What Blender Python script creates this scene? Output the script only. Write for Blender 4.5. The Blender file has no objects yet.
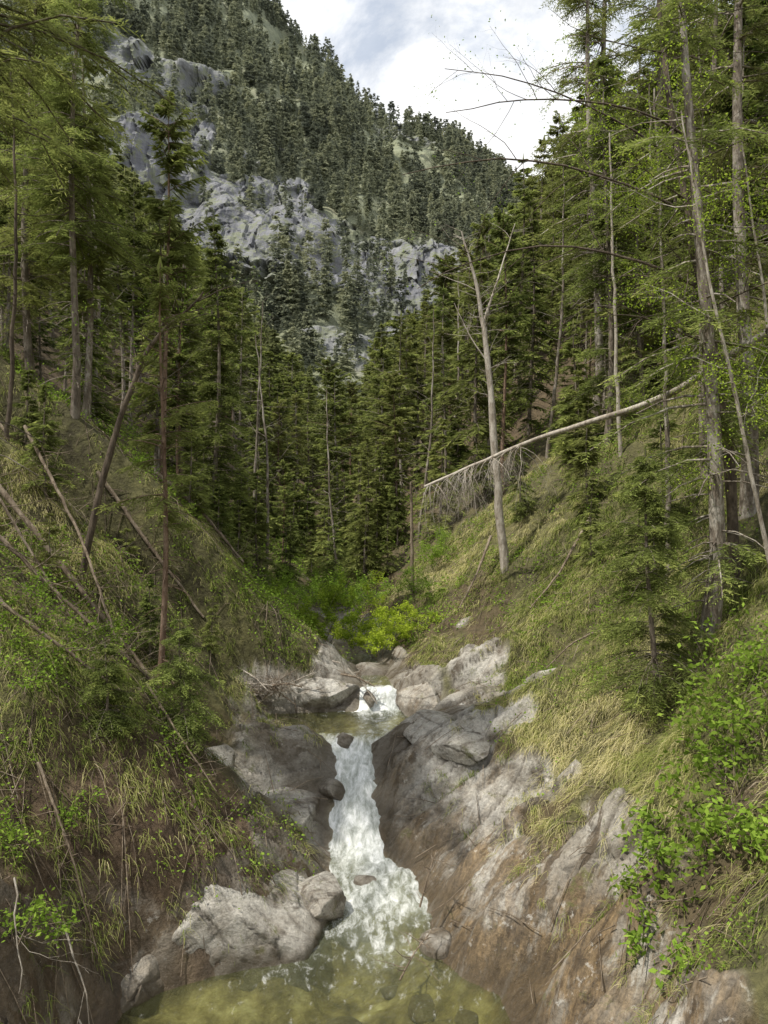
import bpy, bmesh, math, numpy as np
from mathutils import Vector, Euler
rng=np.random.default_rng(7)
scene=bpy.context.scene
COL=scene.collection
def sm(a,b,x):
    t=np.clip((x-a)/(b-a),0,1); return t*t*(3-2*t)
# ------------------------------------------------------------------ noise
def _h(ix,iy,iz,s):
    with np.errstate(over='ignore'):
        n=(ix.astype(np.int64)*374761393+iy.astype(np.int64)*668265263+iz.astype(np.int64)*2147483647+s*1274126177)&0xffffffff
        n=((n^(n>>13))*1274126177)&0xffffffff
        n=((n^(n>>16))*2246822519)&0xffffffff
        n=n^(n>>15)
    return (n&0xffffff)/8388607.5-1
def vn(x,y,z=None,s=0):
    x=np.asarray(x,float); y=np.asarray(y,float)
    z=np.zeros_like(x) if z is None else np.asarray(z,float)
    x,y,z=np.broadcast_arrays(x,y,z)
    ix,iy,iz=np.floor(x),np.floor(y),np.floor(z)
    fx,fy,fz=x-ix,y-iy,z-iz
    q=lambda t:t*t*t*(t*(t*6-15)+10)
    u,v,w=q(fx),q(fy),q(fz); r=0
    for a in (0,1):
        for b in (0,1):
            for c in (0,1):
                r=r+_h(ix+a,iy+b,iz+c,s)*(u if a else 1-u)*(v if b else 1-v)*(w if c else 1-w)
    return r
def fbm(x,y,z=None,o=4,s=0,g=.5):
    x=np.asarray(x,float);y=np.asarray(y,float);a=1;t=0;n=0;f=1
    for i in range(o):
        t=t+a*vn(x*f+i*17.3,y*f-i*9.1,None if z is None else np.asarray(z)*f+i*5.7,s+i); n+=a; a*=g; f*=2.03
    return t/n
def cells(x,y,s):
    ix,iy=np.floor(x),np.floor(y);b1=np.full(x.shape,9.);b2=np.full(x.shape,9.);val=np.zeros(x.shape);z0=np.zeros(x.shape)
    for dx in (-1,0,1):
        for dy in (-1,0,1):
            cx,cy=ix+dx,iy+dy
            px=cx+.5+.45*_h(cx,cy,z0,s);py=cy+.5+.45*_h(cx,cy,z0,s+1)
            d=np.hypot(x-px,y-py)
            v=_h(cx,cy,z0,s+2)*.5+_h(cx,cy,z0,s+3)*(x-px)+_h(cx,cy,z0,s+4)*(y-py)
            nr=d<b1
            b2=np.where(nr,b1,np.minimum(b2,d));val=np.where(nr,v,val);b1=np.where(nr,d,b1)
    return val,b2-b1
# ------------------------------------------------------------------ mesh helpers
def mesh_np(name,V,Q,attrs=None,smooth=True,mat=None):
    V=np.asarray(V,np.float32); Q=np.asarray(Q,np.int32)
    me=bpy.data.meshes.new(name)
    me.vertices.add(len(V)); me.vertices.foreach_set('co',V.ravel())
    me.loops.add(Q.size); me.loops.foreach_set('vertex_index',Q.ravel())
    me.polygons.add(len(Q)); me.polygons.foreach_set('loop_start',np.arange(0,Q.size,Q.shape[1],dtype=np.int32))
    me.update(calc_edges=True)
    me.polygons.foreach_set('use_smooth',np.full(len(Q),smooth))
    for k,a in (attrs or {}).items():
        at=me.attributes.new(k,'FLOAT','POINT'); at.data.foreach_set('value',np.asarray(a,np.float32).ravel())
    if mat: me.materials.append(mat)
    me.update()
    return me
def obj(name,me,label=None,cat=None,kind=None,group=None,parent=None,loc=None):
    o=bpy.data.objects.new(name,me); COL.objects.link(o)
    if label:o['label']=label
    if cat:o['category']=cat
    if kind:o['kind']=kind
    if group:o['group']=group
    if parent:o.parent=parent
    if loc is not None:o.location=loc
    return o
class MB:
    def __init__(s): s.V=[];s.Q=[];s.T=[];s.n=0
    def add(s,V,Q,T):
        s.V.append(V);s.Q.append(Q+s.n);s.T.append(np.broadcast_to(T,(len(V),)));s.n+=len(V)
    def tube(s,path,r,sides=6,t=.5):
        p=np.asarray(path,float);r=np.asarray(r,float);n=len(p)
        d=np.gradient(p,axis=0);d/=np.linalg.norm(d,axis=1)[:,None]+1e-9
        up=np.array([0,0,1.]) if abs(d[:,2]).mean()<.8 else np.array([1.,0,0])
        a=np.cross(d,up);a/=np.linalg.norm(a,axis=1)[:,None]+1e-9
        b=np.cross(d,a)
        th=np.arange(sides)*2*math.pi/sides
        V=p[:,None]+r[:,None,None]*(np.cos(th)[None,:,None]*a[:,None]+np.sin(th)[None,:,None]*b[:,None])
        i=np.arange(n-1)[:,None]*sides;j=np.arange(sides)[None];k=(j+1)%sides
        Q=np.stack([i+j,i+k,i+sides+k,i+sides+j],-1).reshape(-1,4)
        s.add(V.reshape(-1,3),Q,t)
    def blades(s,p0,d,L,w,t,bend=0,rg=rng):
        n=len(p0)
        rv=rg.normal(size=(n,3));pp=np.cross(d,rv);pp/=np.linalg.norm(pp,axis=1)[:,None]+1e-9
        m=p0+d*(L*.45)[:,None]
        V=np.stack([p0,m+pp*w[:,None],p0+d*L[:,None],m-pp*w[:,None]],1).reshape(-1,3)
        Q=np.arange(4*n).reshape(n,4)
        s.add(V,Q,np.repeat(t,4))
    def mesh(s,name,mat,smooth=True):
        return mesh_np(name,np.concatenate(s.V),np.concatenate(s.Q),{'tint':np.concatenate(s.T)},smooth,mat)
# ------------------------------------------------------------------ materials
def mat(name):
    m=bpy.data.materials.new(name);m.use_nodes=True;nt=m.node_tree;nt.nodes.clear()
    out=nt.nodes.new('ShaderNodeOutputMaterial');return m,nt,out
class N:
    def __init__(s,nt): s.nt=nt
    def __call__(s,t,ins=None,**kw):
        n=s.nt.nodes.new('ShaderNode'+t)
        for k,v in kw.items(): setattr(n,k,v)
        for k,v in (ins or {}).items():
            if isinstance(v,bpy.types.NodeSocket): s.nt.links.new(v,n.inputs[k])
            else: n.inputs[k].default_value=v
        return n
    def link(s,a,b): s.nt.links.new(a,b)
    def ramp(s,f,stops,interp='LINEAR'):
        n=s('ValToRGB',{0:f});cr=n.color_ramp;cr.interpolation=interp
        while len(cr.elements)<len(stops): cr.elements.new(.5)
        for e,(p,c) in zip(cr.elements,stops):
            e.position=p;e.color=(*c,1) if isinstance(c,tuple) else (c,c,c,1)
        return n.outputs[0]
    def noise(s,vec,scale,detail=5,rough=.55,dist=0):
        return s('TexNoise',{'Vector':vec,'Scale':scale,'Detail':detail,'Roughness':rough,'Distortion':dist}).outputs[0]
    def map(s,vec,rot=(0,0,0),scale=(1,1,1)):
        a=s('Mapping',{'Vector':vec,'Rotation':rot}).outputs[0]
        return s('Mapping',{'Vector':a,'Scale':scale}).outputs[0]
    def mix(s,f,a,b,bt='MIX'):
        n=s('Mix',data_type='RGBA',blend_type=bt)
        for i,v in ((0,f),(6,a),(7,b)):
            if isinstance(v,bpy.types.NodeSocket): s.link(v,n.inputs[i])
            else: n.inputs[i].default_value=v if i==0 else (*v,1)
        return n.outputs[2]
    def math(s,op,a,b=0.,c=0.,clamp=False):
        n=s('Math',operation=op,use_clamp=clamp)
        for i,v in enumerate((a,b,c)):
            if isinstance(v,bpy.types.NodeSocket): s.link(v,n.inputs[i])
            else: n.inputs[i].default_value=v
        return n.outputs[0]
    def attr(s,k): return s('Attribute',attribute_name=k).outputs['Fac']
def rock_nodes(n):
    pos=n('NewGeometry').outputs['Position']
    a=n.noise(pos,.9,8,.62,.3)
    base=n.ramp(a,[(.32,(.19,.162,.125)),(.45,(.325,.295,.248)),(.56,(.45,.422,.37)),(.70,(.62,.59,.535))])
    mp=n.map(pos,(.25,.15,-.53),(.36,4.6,1.6))
    st=n.noise(mp,1.0,9,.68,.35)
    base=n.mix(n.ramp(st,[(.42,.92),(.48,.0)]),base,(.105,.076,.047))
    mp2=n.map(pos,(.25,.15,-.53),(.26,2.6,.9))
    och=n.attr('ochre')
    o2=n.math('MULTIPLY',och,n.ramp(n.noise(mp2,1.2,8,.7,.3),[(.40,.0),(.49,.92)]))
    base=n.mix(o2,base,n.mix(n.ramp(n.noise(mp2,4,9,.78),[(.42,0.),(.62,1.)]),(.08,.052,.025),(.31,.215,.11)))
    base=n.mix(n.math('MULTIPLY',n.attr('pale'),n.ramp(n.noise(pos,2.5,8,.7),[(.38,.1),(.56,.8)])),base,(.64,.62,.57))
    fine=n.noise(pos,22,6,.7)
    base=n.mix(.8,base,n.ramp(fine,[(.3,.5),(.7,1.25)]),'MULTIPLY')
    md=n.noise(pos,5,10,.8,.5)
    base=n.mix(.72,base,n.ramp(md,[(.38,.30),(.47,.92),(.65,1.15)]),'MULTIPLY')
    li=n.ramp(n.noise(pos,6,7,.7),[(.60,0.),(.66,.5)])
    base=n.mix(li,base,(.66,.645,.60))
    moss=n.ramp(n.noise(pos,2.3,9,.78),[(.59,0.),(.65,.8)])
    base=n.mix(moss,base,(.13,.135,.042))
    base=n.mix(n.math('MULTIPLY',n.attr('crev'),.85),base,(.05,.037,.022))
    wet=n.attr('wet')
    base=n.mix(n.math('MULTIPLY',wet,.75),base,(.07,.052,.03))
    h=n.math('ADD',n.math('MULTIPLY',st,1.),n.math('ADD',n.math('MULTIPLY',fine,.16),n.math('ADD',n.math('MULTIPLY',md,.38),n.math('MULTIPLY',a,.4))))
    rough=n.math('SUBTRACT',.72,n.math('MULTIPLY',wet,.42))
    return base,h,rough
def mat_rock():
    m,nt,out=mat('limestone');n=N(nt)
    c,h,r=rock_nodes(n)
    b=n('Bump',{'Height':h,'Strength':1.,'Distance':.10})
    p=n('BsdfPrincipled',{'Base Color':c,'Roughness':r,'Normal':b.outputs[0]})
    n.link(p.outputs[0],out.inputs[0]);return m
def mat_ground():
    m,nt,out=mat('bank_ground');n=N(nt)
    c,h,r=rock_nodes(n)
    pos=n('NewGeometry').outputs['Position']
    g1=n.noise(pos,.6,7,.65);g2=n.noise(pos,6,7,.7)
    far=n.ramp(n.math('ADD',n.math('MULTIPLY',g1,.5),n.math('MULTIPLY',g2,.5)),[(.38,(.05,.043,.02)),(.5,(.11,.105,.042)),(.62,(.21,.195,.08)),(.72,(.30,.26,.13))])
    earth=n.ramp(n.noise(pos,3.2,8,.72),[(.3,(.032,.022,.013)),(.5,(.09,.06,.036)),(.72,(.20,.145,.09))])
    gr=n.mix(n.attr('earth'),far,earth)
    col=n.mix(n.attr('rock'),gr,c)
    bed=n.ramp(n.noise(pos,1.9,8,.7),[(.35,(.07,.055,.027)),(.48,(.19,.155,.078)),(.6,(.33,.285,.155)),(.7,(.5,.46,.3))])
    col=n.mix(n.attr('bed'),col,bed)
    hh=n.math('ADD',n.math('MULTIPLY',h,n.attr('rock')),n.math('MULTIPLY',n.math('MULTIPLY',g2,1.2),n.math('SUBTRACT',1.,n.math('MULTIPLY',n.attr('rock'),.75))))
    b=n('Bump',{'Height':hh,'Strength':1.,'Distance':.10})
    rr=n.mix(n.attr('rock'),(.95,.95,.95),n('CombineColor',{0:r,1:r,2:r}).outputs[0])
    p=n('BsdfPrincipled',{'Base Color':col,'Roughness':rr,'Normal':b.outputs[0]})
    n.link(p.outputs[0],out.inputs[0]);return m
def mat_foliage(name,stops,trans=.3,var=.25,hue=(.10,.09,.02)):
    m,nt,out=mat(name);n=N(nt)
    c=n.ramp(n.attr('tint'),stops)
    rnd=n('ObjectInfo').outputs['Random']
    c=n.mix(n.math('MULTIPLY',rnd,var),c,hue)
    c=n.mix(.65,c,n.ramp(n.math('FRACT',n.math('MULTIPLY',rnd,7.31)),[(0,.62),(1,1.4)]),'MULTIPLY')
    d=n('BsdfDiffuse',{'Color':c});t=n('BsdfTranslucent',{'Color':c})
    a=n('MixShader',{0:trans,1:d.outputs[0],2:t.outputs[0]})
    n.link(a.outputs[0],out.inputs[0]);return m
def mat_bark(name,c1,c2,c3,sc=1.):
    m,nt,out=mat(name);n=N(nt)
    tc=n('TexCoord').outputs['Object']
    mp=n('Mapping',{'Vector':tc,'Scale':(9*sc,9*sc,2.2*sc)}).outputs[0]
    f=n.noise(mp,1.6,7,.7,.4);big=n.noise(tc,1.6*sc,6,.7)
    c=n.ramp(f,[(.3,c1),(.5,c2),(.7,c3)])
    c=n.mix(n.ramp(big,[(.52,0.),(.6,.6)]),c,c3)
    c=n.mix(n.ramp(big,[(.36,.6),(.44,.0)]),c,c1)
    b=n('Bump',{'Height':f,'Strength':.8,'Distance':.04})
    p=n('BsdfPrincipled',{'Base Color':c,'Roughness':.9,'Normal':b.outputs[0]})
    n.link(p.outputs[0],out.inputs[0]);return m
M_rock=mat_rock();M_ground=mat_ground()
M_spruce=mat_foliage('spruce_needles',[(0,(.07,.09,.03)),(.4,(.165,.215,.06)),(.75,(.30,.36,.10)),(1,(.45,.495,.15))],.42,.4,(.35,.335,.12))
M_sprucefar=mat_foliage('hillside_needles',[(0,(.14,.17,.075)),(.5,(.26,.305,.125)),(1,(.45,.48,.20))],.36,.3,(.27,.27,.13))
M_mtree_haze=mat_foliage('haze_tinted_needles',[(0,(.20,.225,.175)),(.5,(.32,.35,.24)),(1,(.50,.52,.34))],.35,.0)  # distance haze painted in: paler, greyer needles than the nearer spruces
M_leaf=mat_foliage('broad_leaves',[(0,(.08,.135,.018)),(.5,(.20,.325,.045)),(1,(.37,.51,.09))],.45,.15,(.32,.38,.06))
M_yleaf=mat_foliage('young_leaves',[(0,(.24,.34,.03)),(.5,(.52,.66,.07)),(1,(.76,.85,.15))],.5,.05,(.45,.5,.06))
M_bleaf=mat_foliage('birch_leaves',[(0,(.14,.22,.022)),(.5,(.31,.44,.05)),(1,(.52,.63,.10))],.45,.1,(.36,.42,.06))
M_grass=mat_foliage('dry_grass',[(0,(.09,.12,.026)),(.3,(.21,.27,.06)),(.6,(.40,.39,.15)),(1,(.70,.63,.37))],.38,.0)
M_bark=mat_bark('spruce_bark',(.06,.046,.033),(.155,.125,.098),(.31,.275,.23))
M_redbark=mat_bark('pine_bark',(.075,.045,.03),(.18,.115,.078),(.31,.225,.17))
M_pale=mat_bark('weathered_wood',(.15,.12,.09),(.37,.325,.27),(.58,.54,.48))
M_mottle=mat_bark('mottled_bark',(.06,.046,.033),(.20,.165,.13),(.48,.45,.395))
M_dead=mat_bark('dead_wood',(.07,.05,.034),(.19,.145,.102),(.36,.30,.23))
M_dark=mat_bark('dark_branch_bark',(.035,.026,.018),(.085,.063,.045),(.17,.135,.10))
# ------------------------------------------------------------------ terrain definition
YS=np.arange(-60,800,.05)
def table(k,v,w):
    a=np.interp(YS,k,v);n=max(3,int(w/.05));ker=np.hanning(n+2);ker/=ker.sum()
    return np.convolve(np.pad(a,(n,n),'edge'),ker,'same')[n:-n]
T_W=table([-60,10.2,11.2,12.0,12.6,12.9,13.2,13.7,14.3,16.2,16.36,17.4,20,30,60,100,200,800],[0,0,.07,.17,.30,.58,.86,1.22,1.6,1.66,2.06,2.12,2.3,3.9,6.5,9,17,40],.22)
T_C=table([-60,4,8,9.1,10.4,11.3,12.1,12.8,13.6,14.2,15,15.8,16.1,16.6,18,20,30,60,100,200,800],[-1,-1,-.9,-.78,-.2,-.02,-.22,-.55,-.58,-.62,-1.15,-1.2,-.2,-.15,-.3,-1,-2.4,-4,-6,-10,-10],.3)
T_H=table([-60,8,9.1,9.8,10.4,11.3,11.8,12.8,13.6,14.2,14.7,15.2,15.8,16.08,16.4,17.5,20,30,800],[2.4,2.4,2.3,1.3,.9,.75,.62,.42,.33,.44,1.4,1.95,1.95,.5,.36,.3,.4,.6,.8],.2)
DK=[0,.4,1,2,3,4.5,7,10,20,40,80,220]
KY=[8,11,13.5,15,22,40,110]
PR=[[0,.3,.85,1.75,2.8,4.3,6.8,9.5,18,36,70,160],
    [0,.35,.75,1.35,2.2,3.6,6.1,8.9,18,36,70,160],
    [0,.3,.5,.8,1.3,2.4,4.6,7.2,16,34,69,160],
    [0,.25,.4,.55,.95,1.9,3.9,6.3,15,33,68,160],
    [0,.3,.6,1.2,2.0,3.2,5.3,7.8,17,36,70,160],
    [0,.2,.6,1.3,2.1,3.4,6.,9,19,36,70,160],
    [0,.2,.6,1.2,2,3.2,5.5,8.5,18,36,74,170]]
PL=[[0,1.0,2.1,2.9,3.7,4.7,6.6,9,17,34,68,170],
    [0,.5,1.2,2.2,3.1,4.3,6.4,9,17,34,68,170],
    [0,.25,.45,1.15,2.3,3.9,6.3,9,17,34,68,170],
    [0,.25,.6,1.7,2.8,4.4,6.6,9.4,17,34,68,170],
    [0,.2,.5,1.1,1.7,2.8,4.7,7.2,15.5,33,68,170],
    [0,.2,.5,1.0,1.6,2.6,4.5,7,15.5,33,70,175],
    [0,.2,.5,1.0,1.6,2.6,4.5,7,16,36,76,190]]
def prof(tab,d,y):
    r=0
    yy=np.clip(y,KY[0],KY[-1])
    for k in range(len(KY)):
        w=np.ones_like(yy)
        if k>0: w=w*sm(KY[k-1],KY[k],yy)
        if k<len(KY)-1: w=w*(1-sm(KY[k],KY[k+1],yy))
        r=r+w*np.interp(d,DK,tab[k])
    return r
def lev(y): return np.interp(y,YS,T_W)
def terrain(x,y):
    x=np.asarray(x,float);y=np.asarray(y,float)
    c=np.interp(y,YS,T_C);hw=np.interp(y,YS,T_H);W=lev(y)
    near=1-sm(24,40,y)
    xw=x+near*(.16*fbm(x*.7,y*.9,o=3,s=3)+.08*fbm(x*3,y*3,o=3,s=5))
    dR=xw-(c+hw);dL=(c-hw)-xw;d=np.maximum(dR,dL)
    right=dR>dL;dp=np.maximum(d,0)
    h=np.where(right,prof(PR,dp,y),prof(PL,dp,y))
    tR=np.interp(y,[0,8,10,12,14,16,19,24,30],[2.0,1.9,1.6,1.3,.85,.65,.4,.1,-1])
    tL=np.interp(y,[0,8,10,11.5,13,15,17,19,24,30],[1.3,1.3,1.2,1.4,1.3,.75,.6,.5,.1,-1])
    nz=fbm(x*.9,y*.9,o=4,s=11)
    thr=np.where(right,tR,tL)+nz*1.1
    rock=sm(.12,-.12,h-thr)
    earth=np.where(right,0.,1.)*sm(12.2,10.8,y)*sm(3.2,2.2,h+nz*.8)
    earth=np.maximum(earth,.75*sm(.5,.62,fbm(x*.5,y*.5,o=4,s=21)*.5+.5)*sm(6,2,dp))
    earth=np.maximum(earth,.85*sm(21,30,y))
    amp=np.clip(.02+.10*dp,0,.55)
    z=W+h+amp*fbm(x*.45,y*.45,o=4,s=31)+np.clip(dp,0,1)*(.17-.13*rock)*fbm(x*1.8,y*1.8,o=4,s=41)
    z=z+sm(20,80,dp)*7*fbm(x*.03,y*.03,o=4,s=51)
    q=.85*y-.5*x+.25*z
    al=.5*y+.85*x
    wob=.22*fbm(q*.5,al*.2,o=2,s=61)
    saw=(q*.75+wob)%1
    led=sm(0,.85,saw)-sm(.90,1,saw)
    saw2=(q*2.1+wob*2.4+.4)%1
    led2=sm(0,.85,saw2)-sm(.88,1,saw2)
    wq=.2*fbm(q*1.0,al*.7,o=3,s=63);wa=.25*fbm(q*.9,al*1.1,o=3,s=64)
    c1,e1=cells(q*1.25+wq,al*.26+wa,301)
    c2,e2=cells(q*3.2+wq*2,al*.6+wa*2,311)
    str_=fbm(q*5,al*.4,o=4,s=71)
    lift=np.clip(dp*1.6,0,1)
    z=z+rock*lift*(.36*(led-.5)+.13*(led2-.5)+.16*c1+.05*c2+.035*str_)
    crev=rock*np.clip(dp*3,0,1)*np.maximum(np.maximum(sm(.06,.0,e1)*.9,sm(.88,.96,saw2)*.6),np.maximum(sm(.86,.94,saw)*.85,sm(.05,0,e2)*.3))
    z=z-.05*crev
    z=z+(1-rock)*np.clip(dp,0,1)*near*(.06*fbm(x*5,y*5,o=3,s=81)+.16*np.abs(fbm(x*1.1,y*1.1,o=3,s=83)))
    dep=.12+.6*sm(0,1,-d/np.maximum(hw,.3))*np.interp(y,[8,11,12,14.3,15,16,16.4,30],[1,.6,.3,.25,.4,.4,.2,.2])
    bc,_=cells(x*2.2,y*2.2,331)
    zb=W-dep+.14*fbm(x*1.5,y*1.5,o=3,s=91)+.06*bc
    k=sm(.02,-.22,d)*sm(22,20,y)
    z=z*(1-k)+zb*k
    wet=sm(.55,.02,z-W+nz*.4)*sm(22,20,y)
    och=np.where(right,1.,.3)*sm(2.4,.6,h+nz*1.2)*sm(16,10.5,y)
    pale=np.where(right,.75*sm(.35,.9,h+nz*.6)*sm(10.5,13,y),.3*sm(12,13,y))
    rk=np.maximum(rock*(1-earth*np.where(right,0,.8)*sm(.6,1.2,nz+1)),k)
    return z,dict(rock=rk,earth=earth,wet=wet*(1-k),ochre=och,bed=k,crev=crev,pale=pale),d,right
def gz(x,y): return float(terrain(np.array([x]),np.array([y]))[0][0])
def axis(segs):
    a=[segs[0][0]]
    for (s,e,st0,st1) in segs:
        v=s
        while v<e-1e-6:
            t=(v-s)/(e-s);v+=st0+(st1-st0)*t;a.append(min(v,e))
    return np.unique(np.round(np.array(a),5))
xs=axis([(-300,-60,12,3),(-60,-8,3,.25),(-8,-4,.06,.05),(-4,5.5,.042,.042),(5.5,8,.05,.06),(8,60,.25,3),(60,300,3,12)])
ys=axis([(-30,4,2,.2),(4,7,.2,.05),(7,16,.042,.045),(16,21,.045,.07),(21,60,.12,.9),(60,250,1.2,5),(250,760,6,16)])
X,Y=np.meshgrid(xs,ys);Z,at,_,_=terrain(X,Y)
nx,ny=len(xs),len(ys)
i=np.arange(ny-1)[:,None]*nx+np.arange(nx-1)[None]
Q=np.stack([i,i+1,i+nx+1,i+nx],-1).reshape(-1,4)
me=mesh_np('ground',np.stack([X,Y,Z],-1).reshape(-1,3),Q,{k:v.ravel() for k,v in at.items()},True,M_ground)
obj('ground',me,'steep gorge banks of limestone slabs, earth and grass','ground','structure')
# ------------------------------------------------------------------ water
m,nt,out=mat('stream_water');n=N(nt)
pos=n('NewGeometry').outputs['Position']
mp=n('Mapping',{'Vector':pos,'Scale':(4.0,1.8,1.8)}).outputs[0]
fn=n.noise(mp,1.7,11,.76,.35)
fo=n.attr('foam')
mask=n.ramp(n.math('ADD',n.math('MULTIPLY',fo,.40),n.math('MULTIPLY',n.math('SUBTRACT',fn,.5),1.35)),[(.12,0.),(.34,.45),(.58,.96)])
rip=n('Bump',{'Height':n.noise(n('Mapping',{'Vector':pos,'Scale':(2.2,3.5,2)}).outputs[0],2.2,6,.65,.5),'Strength':.5,'Distance':.08})
gl=n('BsdfGlossy',{'Color':(1,1,1,1),'Roughness':.06,'Normal':rip.outputs[0]})
tr=n('BsdfTransparent',{'Color':(.84,.875,.67,1)})
df=n('BsdfDiffuse',{'Color':n.mix(n.math('MULTIPLY',fo,1.,clamp=True),(.165,.185,.09),(.36,.385,.33)),'Normal':rip.outputs[0]})
fr=n('Fresnel',{'IOR':1.33,'Normal':rip.outputs[0]})
a=n('MixShader',{0:n.math('ADD',.10,n.math('MULTIPLY',fo,.5),clamp=True),1:tr.outputs[0],2:df.outputs[0]})
b=n('MixShader',{0:fr.outputs[0],1:a.outputs[0],2:gl.outputs[0]})
fb=n('Bump',{'Height':fn,'Strength':.5,'Distance':.04})
fc=n.ramp(fn,[(.36,(.52,.56,.54)),(.50,(.74,.77,.765)),(.62,(.9,.915,.92))])
fd=n('BsdfPrincipled',{'Base Color':fc,'Roughness':.6,'Normal':fb.outputs[0]})
w=n('MixShader',{0:mask,1:b.outputs[0],2:fd.outputs[0]})
n.link(w.outputs[0],out.inputs[0]);M_water=m
wy=np.concatenate([np.arange(2,9.6,.06),np.arange(9.6,17,.022),np.arange(17,19.5,.08)])
wu=np.linspace(-1,1,74)
c=np.interp(wy,YS,T_C);hw=np.interp(wy,YS,T_H)+.20
WX=c[:,None]+wu[None]*hw[:,None];WY=np.broadcast_to(wy[:,None],WX.shape)
fo=np.interp(wy,[2,8.9,9.6,10.3,11,11.8,12.6,13,14.1,14.5,15.0,15.7,16.05,16.2,16.5,16.8,24],[0,0,.18,.42,.60,.80,.98,1.15,1.15,.45,.15,.25,.6,1.4,1.4,.2,.1])[:,None]*(1-.4*np.abs(wu[None])**2)
px_=sm(-.75,-.45,WX)*sm(.6,.3,WX)
fo=np.where((WY>14.7)&(WY<16.1),fo*(.1+.9*px_),fo)
fo=fo+.28*fbm(WX*1.6,WY*1.6,o=3,s=7)*(fo>.12)
WZ=lev(WY+.14*fbm(WX*1.8,WY*.5,o=3,s=9)*sm(.3,.8,fo))
WZ=WZ+sm(.25,.9,fo)*(.08*fbm(WX*2.6,WY*2.2,o=4,s=13)+.03*fbm(WX*8,WY*6,o=3,s=14))+.008*fbm(WX*3,WY*4,o=3,s=15)
nu=len(wu);i=np.arange(len(wy)-1)[:,None]*nu+np.arange(nu-1)[None]
Q=np.stack([i,i+1,i+nu+1,i+nu],-1).reshape(-1,4)
me=mesh_np('stream_water',np.stack([WX,WY,WZ],-1).reshape(-1,3),Q,{'foam':fo.ravel()},True,M_water)
obj('stream_water',me,'clear green mountain stream with white foaming cascades','water','structure')
# ------------------------------------------------------------------ mountain
rx=[-420,-170,-121,-72,-41,-14,12,42,69,122,220,420]
rh=[560,500,452,384,354,328,310,294,282,262,190,120]
def mtn(x,v,full=False):
    H=np.interp(x,rx,rh)-12+9*fbm(x*.03,x*0,o=4,s=101)
    z=20+(H-20)*v
    y=200+360*v
    y=y+24*fbm(x*.018,z*.012,o=5,s=103)+6*fbm(x*.07,z*.03,o=4,s=105)
    zc=np.interp(x,[-300,-150,-130,-91,-60,-20,6,30,60,90,200],[175,150,150,152,142,118,104,104,98,84,50])
    th=np.interp(x,[-300,-130,-91,-50,-30,0,30,60,90],[36,36,42,36,32,44,44,34,6])
    nz=fbm(x*.022,z*.03,o=5,s=107)
    e=1-np.abs(z-zc+18*nz)/th
    r=sm(.0,.2,e+1.0*fbm(x*.04,z*.04,o=5,s=109,g=.6))
    r2=sm(.30,.42,fbm(x*.016+9,z*.022,o=5,s=111)+.02)
    r=np.maximum(r,r2*.85)
    st=(z/36+.6*fbm(x*.03,z*.01,o=3,s=113))%1
    wx=3*fbm(x*.08,z*.08,o=4,s=121);wz=4*fbm(x*.08,z*.05,o=4,s=123)
    a1,e1=cells((x+wx)/12,(z+wz)/46,401)
    a2,e2=cells((x+wx)/4.6,(z+wz*.6)/18,411)
    a3,e3=cells((x+wx)/2.4,(z+wz*.3)/7,421)
    y=y+r*(9*(sm(.0,.85,st)*-1+sm(.85,1,st))+6*a1+2.6*a2+.9*a3)
    ck=np.maximum(sm(.07,.0,e1),np.maximum(.8*sm(.10,0,e2),.4*sm(.12,0,e3)))
    if full: return y,z,r,ck
    return y,z,r
mx=np.concatenate([np.arange(-420,-220,8),np.arange(-220,110,.8),np.arange(110,420,8)])
mv=np.linspace(0,1,400)
MX,MV=np.meshgrid(mx,mv);MY,MZ,MR,MK=mtn(MX,MV,True)
nxm=len(mx);i=np.arange(len(mv)-1)[:,None]*nxm+np.arange(nxm-1)[None]
Q=np.stack([i,i+1,i+nxm+1,i+nxm],-1).reshape(-1,4)
m,nt,out=mat('haze_tinted_rock');n=N(nt)  # blue-grey rock and pale greens carry the air haze in their base colour
pos=n('NewGeometry').outputs['Position']
s1=n.noise(n('Mapping',{'Vector':pos,'Scale':(.15,.03,.022)}).outputs[0],1.3,10,.78,.3)
s2=n.noise(n('Mapping',{'Vector':pos,'Rotation':(0,.5,0),'Scale':(.05,.05,.3)}).outputs[0],1.,9,.74,.4)
rc=n.ramp(n.math('ADD',n.math('MULTIPLY',s1,.75),n.math('MULTIPLY',s2,.25)),[(.38,(.115,.12,.135)),(.46,(.17,.175,.195)),(.53,(.225,.23,.25)),(.62,(.31,.31,.32))])
gcol=n.ramp(n.noise(pos,.09,8,.7),[(.35,(.16,.18,.125)),(.52,(.23,.25,.16)),(.7,(.32,.32,.22))])
rc=n.mix(n.math('MULTIPLY',n.attr('crack'),.55),rc,(.085,.09,.10))
veg=n.ramp(n.noise(pos,.16,9,.78),[(.50,0.),(.56,.85)])
rc=n.mix(veg,rc,(.20,.22,.14))
mc=n.mix(n.attr('rock'),gcol,rc)
bp=n('Bump',{'Height':n.math('ADD',s1,s2),'Strength':.6,'Distance':2.5})
p=n('BsdfPrincipled',{'Base Color':mc,'Roughness':.95,'Normal':bp.outputs[0]})
n.link(p.outputs[0],out.inputs[0])
me=mesh_np('mountain',np.stack([MX,MY,MZ],-1).reshape(-1,3),Q,{'rock':MR.ravel(),'crack':MK.ravel()},False,m)
obj('mountain',me,'steep forested mountainside broken by grey limestone cliffs','mountain','structure')
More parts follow.
